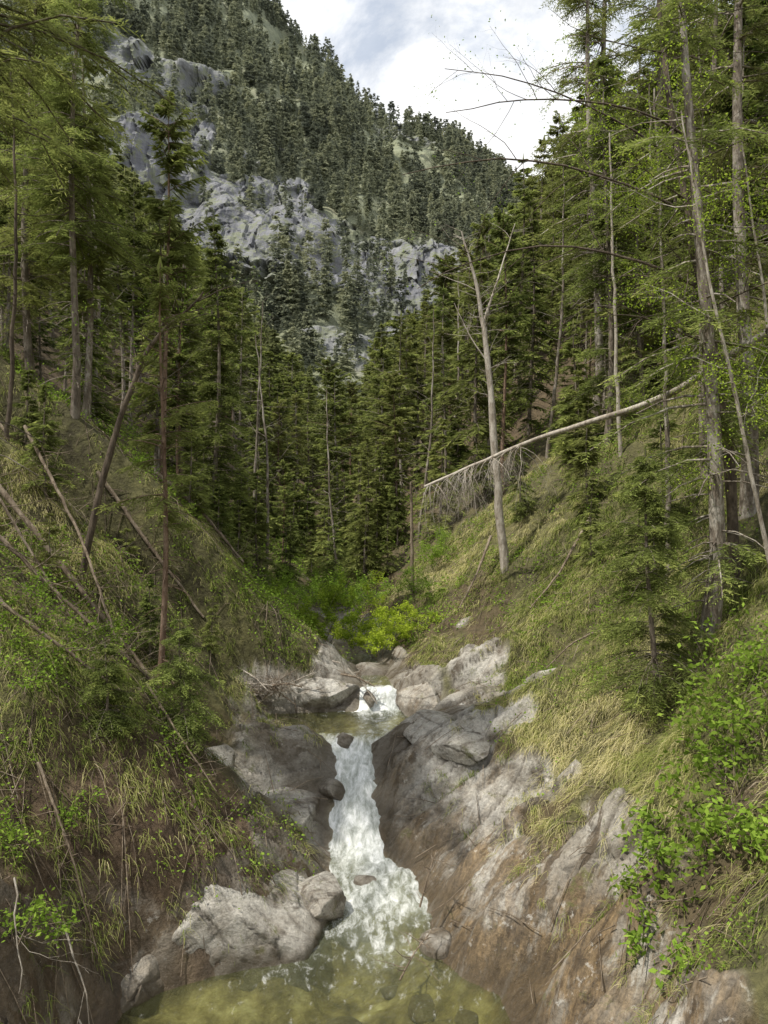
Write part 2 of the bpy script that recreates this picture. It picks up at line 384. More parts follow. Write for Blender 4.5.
# ------------------------------------------------------------------ spruce generator
def spruce(seed,H,R,cb,nb,ns,k,bl,bw,feather=0,droop=.45,lean=(0,0),tr=.012,bark=M_bark,mt=M_spruce,sides=8,dead=14,sparse=0.,limbs=True,powr=.75):
    r=np.random.default_rng(seed)
    tk=MB();cr=MB()
    th=np.linspace(0,1,9)
    wob=np.stack([lean[0]*th**1.3*H+.012*H*np.sin(th*5+seed),lean[1]*th**1.3*H+.010*H*np.cos(th*4+seed)-.01*H,th*H],1)
    wob[0,:2]=0; wob[:,2]-=.03*H*(1-th)
    R0=tr*H
    tk.tube(wob,R0*(1-th)**.85*np.where(th==0,1.35,1)+.006,sides)
    def tp(f): return np.stack([np.interp(f,th,wob[:,a]) for a in range(3)],-1)
    hb=cb+(1-cb)*r.random(nb)**(1.05); hb=np.minimum(hb,.985)
    pf=((1-hb)/(1-cb))**powr
    pf=pf*(.55+.45*sm(0,.18,(hb-cb)/(1-cb)))
    clump=r.random(nb)
    L=R*pf*r.uniform(.4,1.2,nb)+.03*H*.3
    az=r.uniform(0,2*math.pi,nb)
    up=np.interp(hb,[0,.5,1],[-.05,.12,.7])+r.normal(0,.10,nb)
    B=tp(hb);D=np.stack([np.cos(az),np.sin(az),0*az],1)
    keep=r.random(nb)>sparse
    if limbs:
        for b in range(nb):
            f_=1 if keep[b] else .55
            s=np.linspace(0,1,4)
            P=B[b]+D[b]*(L[b]*f_*s)[:,None];P[:,2]+=L[b]*f_*(up[b]*s-droop*s*s)
            tk.tube(P,np.linspace(.0013*H*(.5+pf[b]),.0005*H,4)+.002,3)
        for b in range(dead):
            h=r.uniform(.06,max(cb,.12)+.12);a=r.uniform(0,6.28);l=R*r.uniform(.15,.6)
            s=np.linspace(0,1,4);P=tp(np.array([h]))[0]+np.stack([np.cos(a)*l*s,np.sin(a)*l*s,l*(.1*s-.4*s*s)],1)
            tk.tube(P,np.linspace(.0010*H,.0003*H,4)+.002,3)
    B,D,L,up,pf,az,clump,hb2=[q[keep] for q in (B,D,L,up,pf,az,clump,hb)]
    n=len(L);s=np.linspace(.12,1,ns)[None,:,None]+r.normal(0,.03,(n,ns,k))
    s=np.clip(s,.05,1.05)
    Lb=L[:,None,None]
    P=B[:,None,None,:]+D[:,None,None,:]*(Lb*s)[...,None]
    P[...,2]+=Lb*(up[:,None,None]*s-droop*s*s)
    side=np.where(r.random((n,ns,k))<.5,-1,1)*r.uniform(.15,1.25,(n,ns,k))
    aa=az[:,None,None]+side
    dz=r.uniform(-.75,.05,(n,ns,k))
    d=np.stack([np.cos(aa),np.sin(aa),dz],-1);d/=np.linalg.norm(d,axis=-1)[...,None]
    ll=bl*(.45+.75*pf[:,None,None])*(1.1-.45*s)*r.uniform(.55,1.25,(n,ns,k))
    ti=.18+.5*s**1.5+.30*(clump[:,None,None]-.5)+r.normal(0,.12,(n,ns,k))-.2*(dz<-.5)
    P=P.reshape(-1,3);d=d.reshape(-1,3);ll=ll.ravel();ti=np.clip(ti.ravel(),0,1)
    if feather:
        for j in range(feather):
            f=(j+.3)/feather
            for sg in (-1,1):
                q=np.cross(d,np.array([0,0,1.]));q/=np.linalg.norm(q,axis=1)[:,None]+1e-9
                dd=d*.8+q*sg*.75+r.normal(0,.22,d.shape);dd[:,2]-=.12;dd/=np.linalg.norm(dd,axis=1)[:,None]
                l2=ll*(.42*(1.1-.6*f));pp=P+d*(ll*f)[:,None];pp[:,2]-=ll*.25*f*f
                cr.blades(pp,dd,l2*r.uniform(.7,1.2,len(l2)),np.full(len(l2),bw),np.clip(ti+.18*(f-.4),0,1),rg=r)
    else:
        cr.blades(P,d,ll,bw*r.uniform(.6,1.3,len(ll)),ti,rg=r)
    t=np.array([[0,0,1.]]);cr.blades(tp(np.array([.96])),t,np.array([.06*H]),np.array([.008*H]),np.array([.6]),rg=r)
    return tk.mesh('trunk',bark),cr.mesh('crown',mt,False),wob
def tree_obj(name,tm,cm,x,y,z,label,cat='tree',group=None,sc=1.,rot=0.,cname='crown'):
    e=obj(name,None,label,cat,None,group,None,(x,y,z));e.scale=(sc,)*3 if not isinstance(sc,tuple) else sc
    e.rotation_euler=(0,0,rot);e.empty_display_size=.3
    obj('trunk',tm,parent=e)
    if cm: obj(cname,cm,parent=e)
    return e
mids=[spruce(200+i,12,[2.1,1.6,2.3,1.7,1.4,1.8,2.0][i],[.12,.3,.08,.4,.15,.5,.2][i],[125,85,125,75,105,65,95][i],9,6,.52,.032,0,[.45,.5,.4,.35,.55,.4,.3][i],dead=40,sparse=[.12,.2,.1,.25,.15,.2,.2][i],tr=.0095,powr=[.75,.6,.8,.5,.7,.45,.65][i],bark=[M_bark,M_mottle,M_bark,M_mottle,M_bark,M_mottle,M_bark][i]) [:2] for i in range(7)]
pines=[spruce(250+i,12,1.6,.5,64,8,9,.45,.033,0,.15,tr=.009,bark=[M_redbark,M_mottle][i],dead=40,powr=.4)[:2] for i in range(2)]
young=[spruce(270+i,4,[1.1,1.3,.9][i],.02,70,9,5,.36,.020,0,.35,tr=.012,dead=0)[:2] for i in range(3)]
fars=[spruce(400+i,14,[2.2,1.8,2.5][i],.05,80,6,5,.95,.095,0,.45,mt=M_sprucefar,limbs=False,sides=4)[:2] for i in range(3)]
def flat(tm):
    V=np.empty(len(tm.vertices)*3,np.float32);tm.vertices.foreach_get('co',V)
    Qq=np.empty(len(tm.loops),np.int32);tm.loops.foreach_get('vertex_index',Qq)
    T=np.empty(len(tm.vertices),np.float32);tm.attributes['tint'].data.foreach_get('value',T)
    return V.reshape(-1,3),Qq.reshape(-1,4),T
cand=[]
r=np.random.default_rng(11)
def cell(y): return 2.3 if y<45 else (2.9 if y<70 else (3.7 if y<110 else 4.8))
y=18.
while y<215:
    cs=cell(y);xm=min(.60*y+10,130)
    for x in np.arange(-xm,xm,cs):
        px,py=x+r.uniform(-.48,.48)*cs,y+r.uniform(-.48,.48)*cs
        cand.append((px,py,r.random(),r.random(),r.random()))
    y+=cs
C=np.array(cand)
z,_,d,right=terrain(C[:,0],C[:,1])
dmin=np.where(C[:,1]<22,4.2,np.where(C[:,1]<25,2.6,np.where(C[:,1]<27,.5,-5)))
dmin=np.where((C[:,1]<22.5)&right,6.5,dmin)
dmin=np.where((C[:,1]>=22.5)&(C[:,1]<25)&right,4.,dmin)
ok=(d>dmin)&(C[:,2]<np.where(C[:,1]<60,.80,.90))
C=C[ok];z=z[ok];dist=np.hypot(C[:,0],C[:,1])
o_=np.argsort(dist);C=C[o_];z=z[o_]
vis=(np.abs(C[:,0])/C[:,1]<.54)|(C[:,1]<22)
C=C[vis];z=z[vis]
stuffV=[];stuffQ=[];stuffT=[];cnt=0
for i,(x,y,a,b,c_) in enumerate(C):
    side=min(abs(x+.06*y)/(.3*y),1)
    Hh=((7.2+2.0*side)+max(y-25,0)*(.065+.035*side))*(.5+.7*b)
    if i<285:
        if c_<.25: tm,cm=pines[i%2];nm='pine_tree';lb='slender pine with bare trunk and thin crown on the gorge slope';ct='pine tree';gp='pine trees on the gorge slopes'
        else: tm,cm=mids[int(c_*997)%7];nm='spruce_tree';lb='green spruce with drooping branches on the gorge slope';ct='spruce tree';gp='spruce trees on the gorge slopes'
        tree_obj(nm,tm,cm,x,y,z[i]-.1,lb,ct,gp,(Hh/12*(.85+.35*a),Hh/12*(.85+.35*a),Hh/12),a*6.28)
    else:
        V,Qq,T=flat(fars[i%3][1]);s=Hh/14;an=a*6.28
        R=np.array([[math.cos(an),-math.sin(an),0],[math.sin(an),math.cos(an),0],[0,0,1]])
        V2=V@R.T*np.array([s*(.8+.5*b),s*(.8+.5*b),s])+np.array([x,y,z[i]-.1])
        stuffV.append(V2);stuffQ.append(Qq+cnt);stuffT.append(np.clip(T+(c_-.5)*.7,0,1));cnt+=len(V)
if stuffV:
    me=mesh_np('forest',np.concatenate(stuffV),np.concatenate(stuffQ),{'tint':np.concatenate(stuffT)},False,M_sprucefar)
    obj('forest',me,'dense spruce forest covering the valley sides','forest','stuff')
r=np.random.default_rng(31)
k=0
for t in range(500):
    y=r.uniform(21.5,36);x=r.uniform(-.42,.42)*y if k%2 else (-.05+r.normal(0,.08))*y
    zz_,_,dd,rt=terrain(np.array([x]),np.array([y]));dd=dd[0]
    if y<24 and (dd<(1.8 if not rt[0] else 5.2)): continue
    tm,cm=young[k%3];s=r.uniform(.35,1.05)
    tree_obj('spruce_sapling',tm,cm,x,y,float(zz_[0])-.05,'young green spruce at the forest edge','spruce sapling','young spruces under the forest',s,r.uniform(0,6.28));k+=1
    if k>=85: break
for (x,y,s) in [(-5.3,15.2,.5),(-6.4,14,.55),(-4.6,17.5,.6),(-5.6,12.4,.35),(4.9,17.4,.5),(5.7,15.6,.6),(3.9,21,.5),(5.3,19.2,.7),(-3.3,14.2,.28),(6.3,16.8,.8),(-7.2,15,.7),(-4.4,19.5,.6),(-3.6,18.2,.4),(-4.2,13.2,.4)]:
    tm,cm=young[k%3];k+=1
    tree_obj('spruce_sapling',tm,cm,x,y,gz(x,y)-.05,'young green spruce on the open grassy slope','spruce sapling','young spruces on the slopes',s,x)
mini=[]
for i in range(5):
    mini.append(flat(spruce(500+i,16,[3.4,2.5,4.0,3.0,4.2][i],[.05,.2,.1,.3,.02][i],[44,34,44,30,40][i],4,4,[2.0,1.8,2.3,2.0,2.3][i],.24,0,.35,mt=M_mtree_haze,limbs=False,sides=3,powr=[.85,.7,.75,.6,.95][i])[1]))
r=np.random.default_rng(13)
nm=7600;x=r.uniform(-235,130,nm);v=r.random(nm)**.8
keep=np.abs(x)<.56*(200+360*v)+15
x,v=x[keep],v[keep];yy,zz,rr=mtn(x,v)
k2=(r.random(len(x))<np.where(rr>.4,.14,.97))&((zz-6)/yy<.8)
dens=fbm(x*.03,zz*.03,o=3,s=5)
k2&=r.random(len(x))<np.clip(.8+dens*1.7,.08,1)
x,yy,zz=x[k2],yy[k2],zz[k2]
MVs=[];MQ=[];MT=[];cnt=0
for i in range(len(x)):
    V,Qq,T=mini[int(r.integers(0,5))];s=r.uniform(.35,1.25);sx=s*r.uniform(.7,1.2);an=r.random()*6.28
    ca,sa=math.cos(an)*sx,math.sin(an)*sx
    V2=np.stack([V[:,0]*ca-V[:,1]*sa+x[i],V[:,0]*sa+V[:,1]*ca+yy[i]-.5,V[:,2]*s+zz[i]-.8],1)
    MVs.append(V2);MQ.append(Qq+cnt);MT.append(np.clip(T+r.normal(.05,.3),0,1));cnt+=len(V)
me=mesh_np('mountain_forest',np.concatenate(MVs),np.concatenate(MQ),{'tint':np.concatenate(MT)},False,M_mtree_haze)
obj('mountain_forest',me,'haze-tinted conifer forest clinging to the cliffs and ridge','forest','stuff')
# ------------------------------------------------------------------ hero spruces
def hero(seed,x,y,H,R,cb,name,label,lean=(0,0),nb=130,tr=.012,bark=M_bark,sparse=0.,droop=.42,rot=0,feather=5,ns=12,bl=.5,bw=.009,dead=30,k=3,cat='spruce tree'):
    tm,cm,_=spruce(seed,H,R,cb,nb,ns,k,bl,bw,feather,droop,lean,tr,bark,sparse=sparse,dead=dead)
    return tree_obj(name,tm,cm,x,y,gz(x,y)-.05,label,cat,rot=rot)
hero(1,5.3,12.2,15,2.1,.12,'spruce_tree','tall spruce with mottled grey trunk and layered drooping branches',(-.035,.0),95,.0095,M_mottle,sparse=.35)
hero(2,4.3,11.8,4.0,1.5,.05,'spruce_tree','young spruce with bright layered branches on grassy slope',(-.04,0),90,.012,bl=.38,bw=.007,sparse=.1)
hero(3,6.8,13.8,16,2.1,.25,'spruce_tree','tall spruce standing above the rocky bank',(-.02,0),95,.009,M_mottle,sparse=.4)
hero(4,7.8,17.8,15,2.1,.25,'spruce_tree','large spruce on the steep slope',(0,0),110,.009,sparse=.3)
hero(5,-6.2,10.6,15,2.8,.44,'spruce_tree','tall spruce with overhanging dark boughs',(.01,0),160,.010,sparse=.05)
hero(6,-3.8,12.5,7.4,1.15,.42,'pine_tree','thin reddish pine with sparse branches and few needles',(.02,0),46,.0075,M_redbark,sparse=.5,droop=.2,dead=40,bl=.3,cat='pine tree')
hero(7,-3.1,11.3,1.7,.85,.03,'spruce_sapling','small young spruce on the mossy bank',(0,0),60,.014,feather=4,ns=8,bl=.26,bw=.006,dead=4)
hero(12,-3.9,10.4,1.2,.7,.03,'spruce_sapling','small young spruce on the mossy bank',(0,0),50,.014,feather=4,ns=8,bl=.24,bw=.006,dead=4)
hero(8,-6.9,16.5,12,1.6,.3,'spruce_tree','slender spruce on the grassy slope',(.03,0),100,.0075,sparse=.2)
hero(9,-8.3,17.5,11,1.8,.2,'spruce_tree','spruce with dense crown on the upper slope',(0,0),110,.009,sparse=.15)
hero(10,9.4,25,20,2.8,.2,'spruce_tree','very tall spruce rising above the slope',(0,0),140,.009,bl=.7,bw=.014,feather=4,sparse=.2)
hero(11,-4.9,21.5,10,1.4,.15,'spruce_tree','slender green spruce beside the stream bank',(0,0),120,.009,feather=4,bw=.012,sparse=.05)
hero(13,6.3,21,11,1.6,.15,'spruce_tree','slender green spruce on the grassy slope',(0,0),110,.009,feather=4,bw=.012,sparse=.2)
hero(14,6.6,23.5,18.5,2.1,.3,'spruce_tree','very tall slender spruce with airy crown against the sky',(0,0),100,.008,M_mottle,bl=.65,bw=.013,feather=4,sparse=.3)
hero(15,8.0,26.5,21,2.4,.25,'spruce_tree','very tall spruce with airy crown against the sky',(0,0),110,.008,bl=.7,bw=.014,feather=4,sparse=.3)
# ------------------------------------------------------------------ bare / dead trees
def limb(mb,p,dv,L,r0,depth,rg,curl=.25,grav=0.,nseg=6,kids=4,sides=5,taper=.25,tips=None,shrink=.55):
    P=[np.array(p,float)];dv=np.array(dv,float);dv/=np.linalg.norm(dv)
    for i in range(nseg):
        dv=dv+rg.normal(0,curl/nseg**.5,3)+np.array([0,0,grav/nseg]);dv/=np.linalg.norm(dv)
        P.append(P[-1]+dv*L/nseg)
    P=np.array(P);mb.tube(P,np.linspace(r0,r0*taper,nseg+1),sides)
    if tips is not None: tips.append((P,depth))
    if depth>0:
        for c in range(kids):
            f=rg.uniform(.25,.95);j=min(int(f*nseg),nseg-1);q=P[j]+(P[j+1]-P[j])*(f*nseg-j)
            d0=(P[j+1]-P[j]);d0/=np.linalg.norm(d0)
            s=rg.normal(size=3);s-=d0*s.dot(d0);s/=np.linalg.norm(s)
            limb(mb,q,d0*.75+s*rg.uniform(.5,1.),L*shrink*rg.uniform(.6,1.1),r0*(1-f*(1-taper))*.55,depth-1,rg,max(curl,.25)*1.2,grav*.5,max(3,nseg-1),kids,max(3,sides-1),taper,tips,shrink)
    return P
def pathtree(name,label,cat,pts,r0,r1,matl,seed,nb=14,bl=1.2,depth=1,base=None,grav=0.,up=.5,extra=None,leaves=None,bs=(.3,1.),brad=.022,kids=4,child='trunk',wig=.0016):
    rg=np.random.default_rng(seed);mb=MB()
    pts=np.array(pts,float);org=pts[0].copy();pts=pts-org
    t=np.linspace(0,1,len(pts));tt=np.linspace(0,1,22)
    P=np.stack([np.interp(tt,t,pts[:,a]) for a in range(3)],1)
    ker=np.array([1,2,1])/4
    for _ in range(3):
        for a in range(3): P[1:-1,a]=np.convolve(P[:,a],ker,'valid')
    Lt=np.linalg.norm(np.diff(P,axis=0),axis=1).sum()
    P[1:-1]+=rg.normal(0,wig*Lt,P[1:-1].shape)
    mb.tube(P,np.linspace(r0,r1,22)*(1+rg.normal(0,.05,22)),9)
    tips=[]
    for b in range(nb):
        f=rg.uniform(*bs);q=np.array([np.interp(f,tt,P[:,a]) for a in range(3)])
        d=rg.normal(size=3);d[2]=up+rg.normal(0,.25);
        limb(mb,q,d,bl*rg.uniform(.4,1.2),brad*rg.uniform(.6,1.2),depth,rg,.3,grav,5,kids,4,.25,tips)
    for e in (extra or []):
        limb(mb,np.array(e[0])-org,e[1],e[2],e[3],e[4],rg,e[5] if len(e)>5 else .25,e[6] if len(e)>6 else grav,9,kids,6,.25,tips,.35)
    e=obj(name,None,label,cat,None,None,None,tuple(org))
    tm=mb.mesh(child,matl);obj(child,tm,parent=e)
    if leaves:
        lm,num,size,sp=leaves;cr=MB()
        A=np.concatenate([p[1:] for p,dd in tips]);ii=rg.integers(0,len(A),num)
        p0=A[ii]+rg.normal(0,sp,(num,3));d=rg.normal(size=(num,3));d[:,2]-=.3;d/=np.linalg.norm(d,axis=1)[:,None]
        l=size*rg.uniform(.5,1.3,num)
        cr.blades(p0,d,l,l*.3,np.clip(rg.normal(.5,.22,num),0,1),rg=rg)
        obj('crown',cr.mesh('crown',lm,False),parent=e)
    return tm
Y0_=19.5;zb=gz(3.2,Y0_)
pathtree('dead_tree','forked dead tree with peeling pale upper limbs','dead tree',[(3.2,Y0_,zb-.2),(2.97,Y0_,6.85),(2.79,Y0_,9.5),(2.62,Y0_,11.1),(2.4,Y0_,12.2),(2.05,Y0_,13.4)],.13,.02,M_pale,3,44,1.1,1,extra=[((2.63,Y0_,11.0),(.3,0,1),2.9,.042,1,.12),((2.8,Y0_,9.8),(-.5,0,.75),2.1,.025,1),((2.5,Y0_,11.8),(-.9,.1,.5),1.6,.015,1)],bs=(.35,1),grav=.1,brad=.009,wig=.001)
pathtree('fallen_log','long pale fallen trunk lying across the slope with hanging twigs','fallen log',[(1.05,19,6.65),(3.6,17.4,7.75),(5.6,15,8.25),(6.2,11.9,8.9)],.035,.085,M_pale,5,85,1.4,2,grav=-1.9,up=-.5,bs=(0,.30),brad=.010,child='log',wig=.0008)
pathtree('dead_tree','grey dead pole standing broken beside the stream','dead tree',[(.85,22,gz(.85,22)-.2),(.82,22,6.0),(.8,22,6.9)],.06,.03,M_dead,16,5,.5,1,brad=.01)
def onslope(x,y,h): return (x,y,gz(x,y)+h)
LOGS=[((-7.6,13,.9),(-5.7,12.8,.45),(-3.9,12.6,.25),.06),((-6.6,11.8,.5),(-5.2,11.8,.35),(-3.5,11.9,.1),.04),((-6.2,16,.5),(-5.0,16,.35),(-3.9,16,.1),.05),((-5.6,18.2,.5),(-4.4,18,.4),(-3.4,17.9,.15),.055),((-5.2,21,1.0),(-4.2,20.6,.5),(-3.2,20.2,.2),.07),((-8,15,1.2),(-6.3,14.6,.5),(-4.7,14.3,.1),.045),((-6.0,10.4,.3),(-4.8,10.6,.35),(-3.7,10.9,.1),.035),((-7.2,12.4,1.6),(-5.9,12.2,.6),(-5.0,12.0,.0),.03),((-6.8,14,.9),(-5.4,13.2,.6),(-4.4,12.2,.2),.035)]
for i,(a,b,c_,rd) in enumerate(LOGS):
    pathtree('fallen_log','weathered brown fallen tree trunk on the grassy slope','fallen log',[onslope(*a),onslope(*b),onslope(*c_)],rd,rd*.5,M_dead,20+i,24,.9,1,up=.3,bs=(.05,1),brad=.008,child='log')
for i,(a,b,c_,rd) in enumerate([((5.2,18.6,.3),(4.2,17.8,.3),(3.4,17.2,.1),.04),((2.9,20,.9),(2.4,19.5,.5),(1.9,18.9,.2),.04),((4.6,15.6,.2),(3.8,15,.4),(3.2,14.6,.1),.025),((-3.6,11.2,.2),(-3.0,10.9,.3),(-2.4,10.6,.3),.02),((-4.4,9.4,.3),(-3.9,9.1,.3),(-3.4,8.8,.2),.02)]):
    pathtree('fallen_branch','dead branch lying on the grassy bank','fallen branch',[onslope(*a),onslope(*b),onslope(*c_)],rd,rd*.4,M_dead,40+i,12,.7,1,up=.2,brad=.006,child='branch')
pathtree('leaning_tree','crooked leaning dark tree with bare twigs','tree',[onslope(-5.4,13.2,-.2),(-4.9,13.2,7.2),(-4.5,13.2,8.2),(-4.15,13.2,9.1),(-3.6,13.2,9.5),(-3.2,13.1,9.9)],.065,.016,M_dark,8,24,1.2,2,bs=(.35,1),brad=.012,kids=3,leaves=(M_leaf,700,.05,.1))
z1=gz(6.2,12.8)
pathtree('bare_tree','tall bare dark tree with long arching twiggy branches','bare tree',[(6.1,12.8,z1-.2),(5.9,12.8,z1+3),(5.3,12.9,z1+6),(4.9,13,z1+9),(4.7,13,z1+12)],.10,.03,M_dark,9,22,2.4,2,up=.35,bs=(.35,1),brad=.016,
  extra=[((5.5,12.9,9.9),(-1,0,.62),5.2,.028,2,.12,-1.1),((5.3,12.9,11.2),(-1,.1,.8),5.2,.028,2,.14,-1.0),((5.2,12.9,12.6),(-1,-.1,.5),4.4,.022,2,.16,-.5),((5.5,12.9,9.0),(-.9,-.5,.3),3.2,.018,2,.3,-.6),((5.2,12.9,12.0),(-1,.2,1.),4.6,.022,2,.2,-.8)],grav=-.15,leaves=(M_leaf,1500,.04,.1),kids=5)
z2=gz(6.0,11.2)
pathtree('birch_tree','thin pale leaning tree with sparse fresh leaves','tree',[(6.0,11.2,z2-.2),(5.5,11.2,z2+2.4),(4.9,11.2,z2+5),(4.5,11.2,z2+7.5)],.04,.012,M_pale,10,18,1.4,2,up=.3,bs=(.3,1),brad=.010,leaves=(M_bleaf,5200,.042,.14),kids=3)
pathtree('birch_tree','thin pale leaning tree with sparse fresh leaves','tree',[(6.9,12,gz(6.9,12)-.2),(6.3,12,gz(6.9,12)+3),(5.8,12,gz(6.9,12)+6.5)],.04,.012,M_pale,12,16,1.4,2,up=.3,bs=(.3,1),brad=.010,leaves=(M_bleaf,5000,.045,.14),kids=3)
pathtree('birch_tree','straight slim mottled tree with sparse fresh leaves','tree',[onslope(5.6,14.5,-.2),onslope(5.5,14.5,5),onslope(5.3,14.5,10)],.055,.015,M_mottle,15,20,1.5,2,up=.4,bs=(.35,1),brad=.010,leaves=(M_bleaf,5000,.045,.14),kids=3)
pathtree('birch_tree','straight slim mottled tree on the slope','tree',[onslope(6.4,20,-.2),onslope(6.2,20,5),onslope(6.1,20,9)],.06,.02,M_pale,17,14,1.3,2,up=.4,bs=(.4,1),brad=.010,kids=3)
pathtree('bare_tree','slender grey tree with bare twigs on slope','bare tree',[onslope(-7.4,14.5,-.2),onslope(-7.2,14.5,4),onslope(-7.3,14.5,8)],.05,.015,M_dark,14,16,1.4,2,brad=.010,kids=3)
bt=pathtree('bare_tree','slender brown tree with bare twigs on slope','bare tree',[onslope(-5.9,19,-.2),onslope(-5.6,19,4),onslope(-5.8,19,8)],.06,.015,M_mottle,18,22,1.3,2,brad=.009,kids=3)
r=np.random.default_rng(61)
for (x,y,s) in [(-6.2,22.5,1.1),(-3.8,24,1.0),(-8.5,21,1.1),(-1.6,26.5,.9),(1.2,26,1.0),(3.4,25,1.1),(5.4,24.5,1.2),(7.4,22,1.2),(-9.5,24,1.2),(2.4,29,1.1),(-5,28,1.1),(9,21,1.2)]:
    e=obj('bare_tree',None,'slender brown tree with bare twigs on slope','bare tree',None,'bare slender trees among the spruces',None,(x,y,gz(x,y)-.1));e.scale=(s,s,s);e.rotation_euler=(r.normal(0,.04),r.normal(0,.05),r.uniform(0,6.28))
    obj('trunk',bt,parent=e)
# ------------------------------------------------------------------ shrubs and saplings
def shrubmesh(h,w,seed,lm,num,ls,stems=9,dirv=(0,0,1)):
    rg=np.random.default_rng(seed);mb=MB();tips=[]
    for i in range(stems):
        d=np.array(dirv)+np.array([rg.normal(0,w),rg.normal(0,w),0])
        limb(mb,(rg.normal(0,.08),rg.normal(0,.08),-.05),d,h*rg.uniform(.6,1.1),.007*h**.5,2,rg,.35,0,6,4,4,.3,tips)
    A=np.concatenate([p[2:] for p,dd in tips if dd<2]);ii=rg.integers(0,len(A),num)
    p0=A[ii]+rg.normal(0,ls*.6,(num,3));d=rg.normal(size=(num,3));d[:,2]=d[:,2]*.5-.25;d/=np.linalg.norm(d,axis=1)[:,None]
    l=ls*rg.uniform(.5,1.25,num);cr=MB()
    cr.blades(p0,d,l,l*.24,np.clip(rg.normal(.5,.22,num),0,1),rg=rg)
    return mb.mesh('stems',M_dead),cr.mesh('foliage',lm,False)
def put(name,label,ms,x,y,cat,sc=1.,rot=0.,group=None):
    e=obj(name,None,label,cat,None,group,None,(x,y,gz(x,y)));e.scale=(sc,)*3;e.rotation_euler=(0,0,rot)
    obj('stems',ms[0],parent=e);obj('foliage',ms[1],parent=e)
put('shrub','rounded bright green leafy shrub beside the stream',shrubmesh(1.7,.55,1,M_bleaf,9000,.07),-1.6,19.6,'shrub')
put('shrub','bright yellow green leafy shrub beside the stream',shrubmesh(1.5,.6,2,M_yleaf,11000,.065),-.15,19.0,'shrub')
SH=[shrubmesh(1.3,.6,90+i,M_leaf,3000,.07) for i in range(2)]
for k,(x,y,s) in enumerate([(-2.6,21.5,.8),(.9,21.2,.7),(-.6,22.4,1.0),(1.7,22.8,.8),(-3.3,22.6,.7),(-1.6,23.8,.9)]):
    put('shrub','green leafy shrub at the forest edge',SH[k%2],x,y,'shrub',s,k*1.3,'leafy shrubs at the forest edge')
k=5
for (x,y,h,w) in [(3.7,8.4,.8,.6),(4.2,8.8,1.1,.5),(4.5,9.4,1.2,.5),(3.2,8.5,.5,.8),(4.0,7.9,.6,.7),(3.4,9.6,.5,.6),(4.8,10.1,1.1,.5),(4.1,7.5,.6,.8),(3.6,9.0,.6,.7),(3.0,8.0,.45,.9)]:
    put('leafy_sapling','bright green broadleaf sapling growing on the rocky bank',shrubmesh(h,w,k,M_leaf,int(380*h)+100,.105,7),x,y,'sapling');k+=1
for (x,y,h,w) in [(-4.3,8.6,.5,.7),(-3.9,9.4,.4,.7),(-4.9,9.8,.8,.6),(-5.4,11.2,1.0,.5),(-6.0,12.6,.9,.5),(-3.3,12.8,.5,.6),(5.2,15.8,.8,.6),(3.4,15.4,.5,.7),(4.2,13.4,.5,.6),(5.0,13.2,.8,.6),(-4.4,11.6,.6,.6),(-5.0,10.6,.7,.6)]:
    put('leafy_sapling','fresh green leafy sapling on the grassy bank',shrubmesh(h,w,k,M_leaf,int(800*h),.055,6),x,y,'sapling');k+=1
put('leafy_sapling','yellow green leafy twigs overhanging the earth bank',shrubmesh(.6,.8,k,M_leaf,420,.065,6,(.5,0,.6)),-3.9,7.7,'sapling')
for i,(x,y,l) in enumerate([(-3.55,8.2,1.7),(-3.3,8.0,1.3),(-3.9,7.8,1.6)]):
    rg=np.random.default_rng(70+i);mb=MB()
    limb(mb,(0,0,0),(.35,-.2,-.5),l,.012,2,rg,.6,-.8,9,4,5,.2)
    obj('hanging_root',mb.mesh('hanging_root',M_pale),'pale bare root dangling from the eroded bank','root',loc=(x,y,gz(x,y)+.5))
# ------------------------------------------------------------------ boulders
def boulder(name,label,loc,size,rot,seed,nf=16,sub=6,cat='boulder',pale=.3,planes=None):
    rg=np.random.default_rng(seed)
    bm=bmesh.new();bmesh.ops.create_icosphere(bm,subdivisions=sub,radius=1)
    V=np.array([v.co[:] for v in bm.verts])
    PLs=[(np.array(p[:3])/np.linalg.norm(p[:3]),p[3]) for p in (planes or [])]
    for k in range(nf):
        nrm=rg.normal(size=3);nrm/=np.linalg.norm(nrm);PLs.append((nrm,rg.uniform(.6,.86)))
    for nrm,dd in PLs:
        t=V@nrm-dd;V=V-np.where(t>0,t*.95,0)[:,None]*nrm
    o=rg.uniform(0,50)
    q=V*np.array(size)
    nn=fbm(q[:,0]*1.2+o,q[:,1]*1.2,q[:,2]*1.2,o=6,s=seed,g=.5)
    n2=fbm((q[:,0]+q[:,2])*.8+o,q[:,1]*.8,(q[:,2]*1.1-q[:,0]*.7)*4,o=4,s=seed+3)
    c1,e1=cells(q[:,0]*1.0+.3*nn+o,(q[:,2]+.7*q[:,0]+q[:,1]*.5)*1.7+.3*nn,500+seed)
    V=V*(1+.09*nn/np.mean(size)**.5+.04*n2+.04*c1-.03*sm(.06,0,e1))[:,None]
    V=V*np.array(size)
    R=np.array(Euler(rot).to_matrix());V=V@R.T
    for v,c_ in zip(bm.verts,V): v.co=c_
    me=bpy.data.meshes.new(name);bm.to_mesh(me);bm.free()
    me.polygons.foreach_set('use_smooth',np.full(len(me.polygons),True))
    wz=V[:,2]+loc[2]-lev(V[:,1]+loc[1])
    for k_,v_ in (('wet',sm(.32,.02,wz+.2*nn)),('ochre',sm(.9,.1,wz)*(.7 if loc[0]>-.3 else .3)),('crev',sm(.05,0,e1)*.65),('pale',np.full(len(V),pale))):
        a=me.attributes.new(k_,'FLOAT','POINT');a.data.foreach_set('value',v_.astype(np.float32))
    me.materials.append(M_rock)
    return obj(name,me,label,cat,loc=loc)
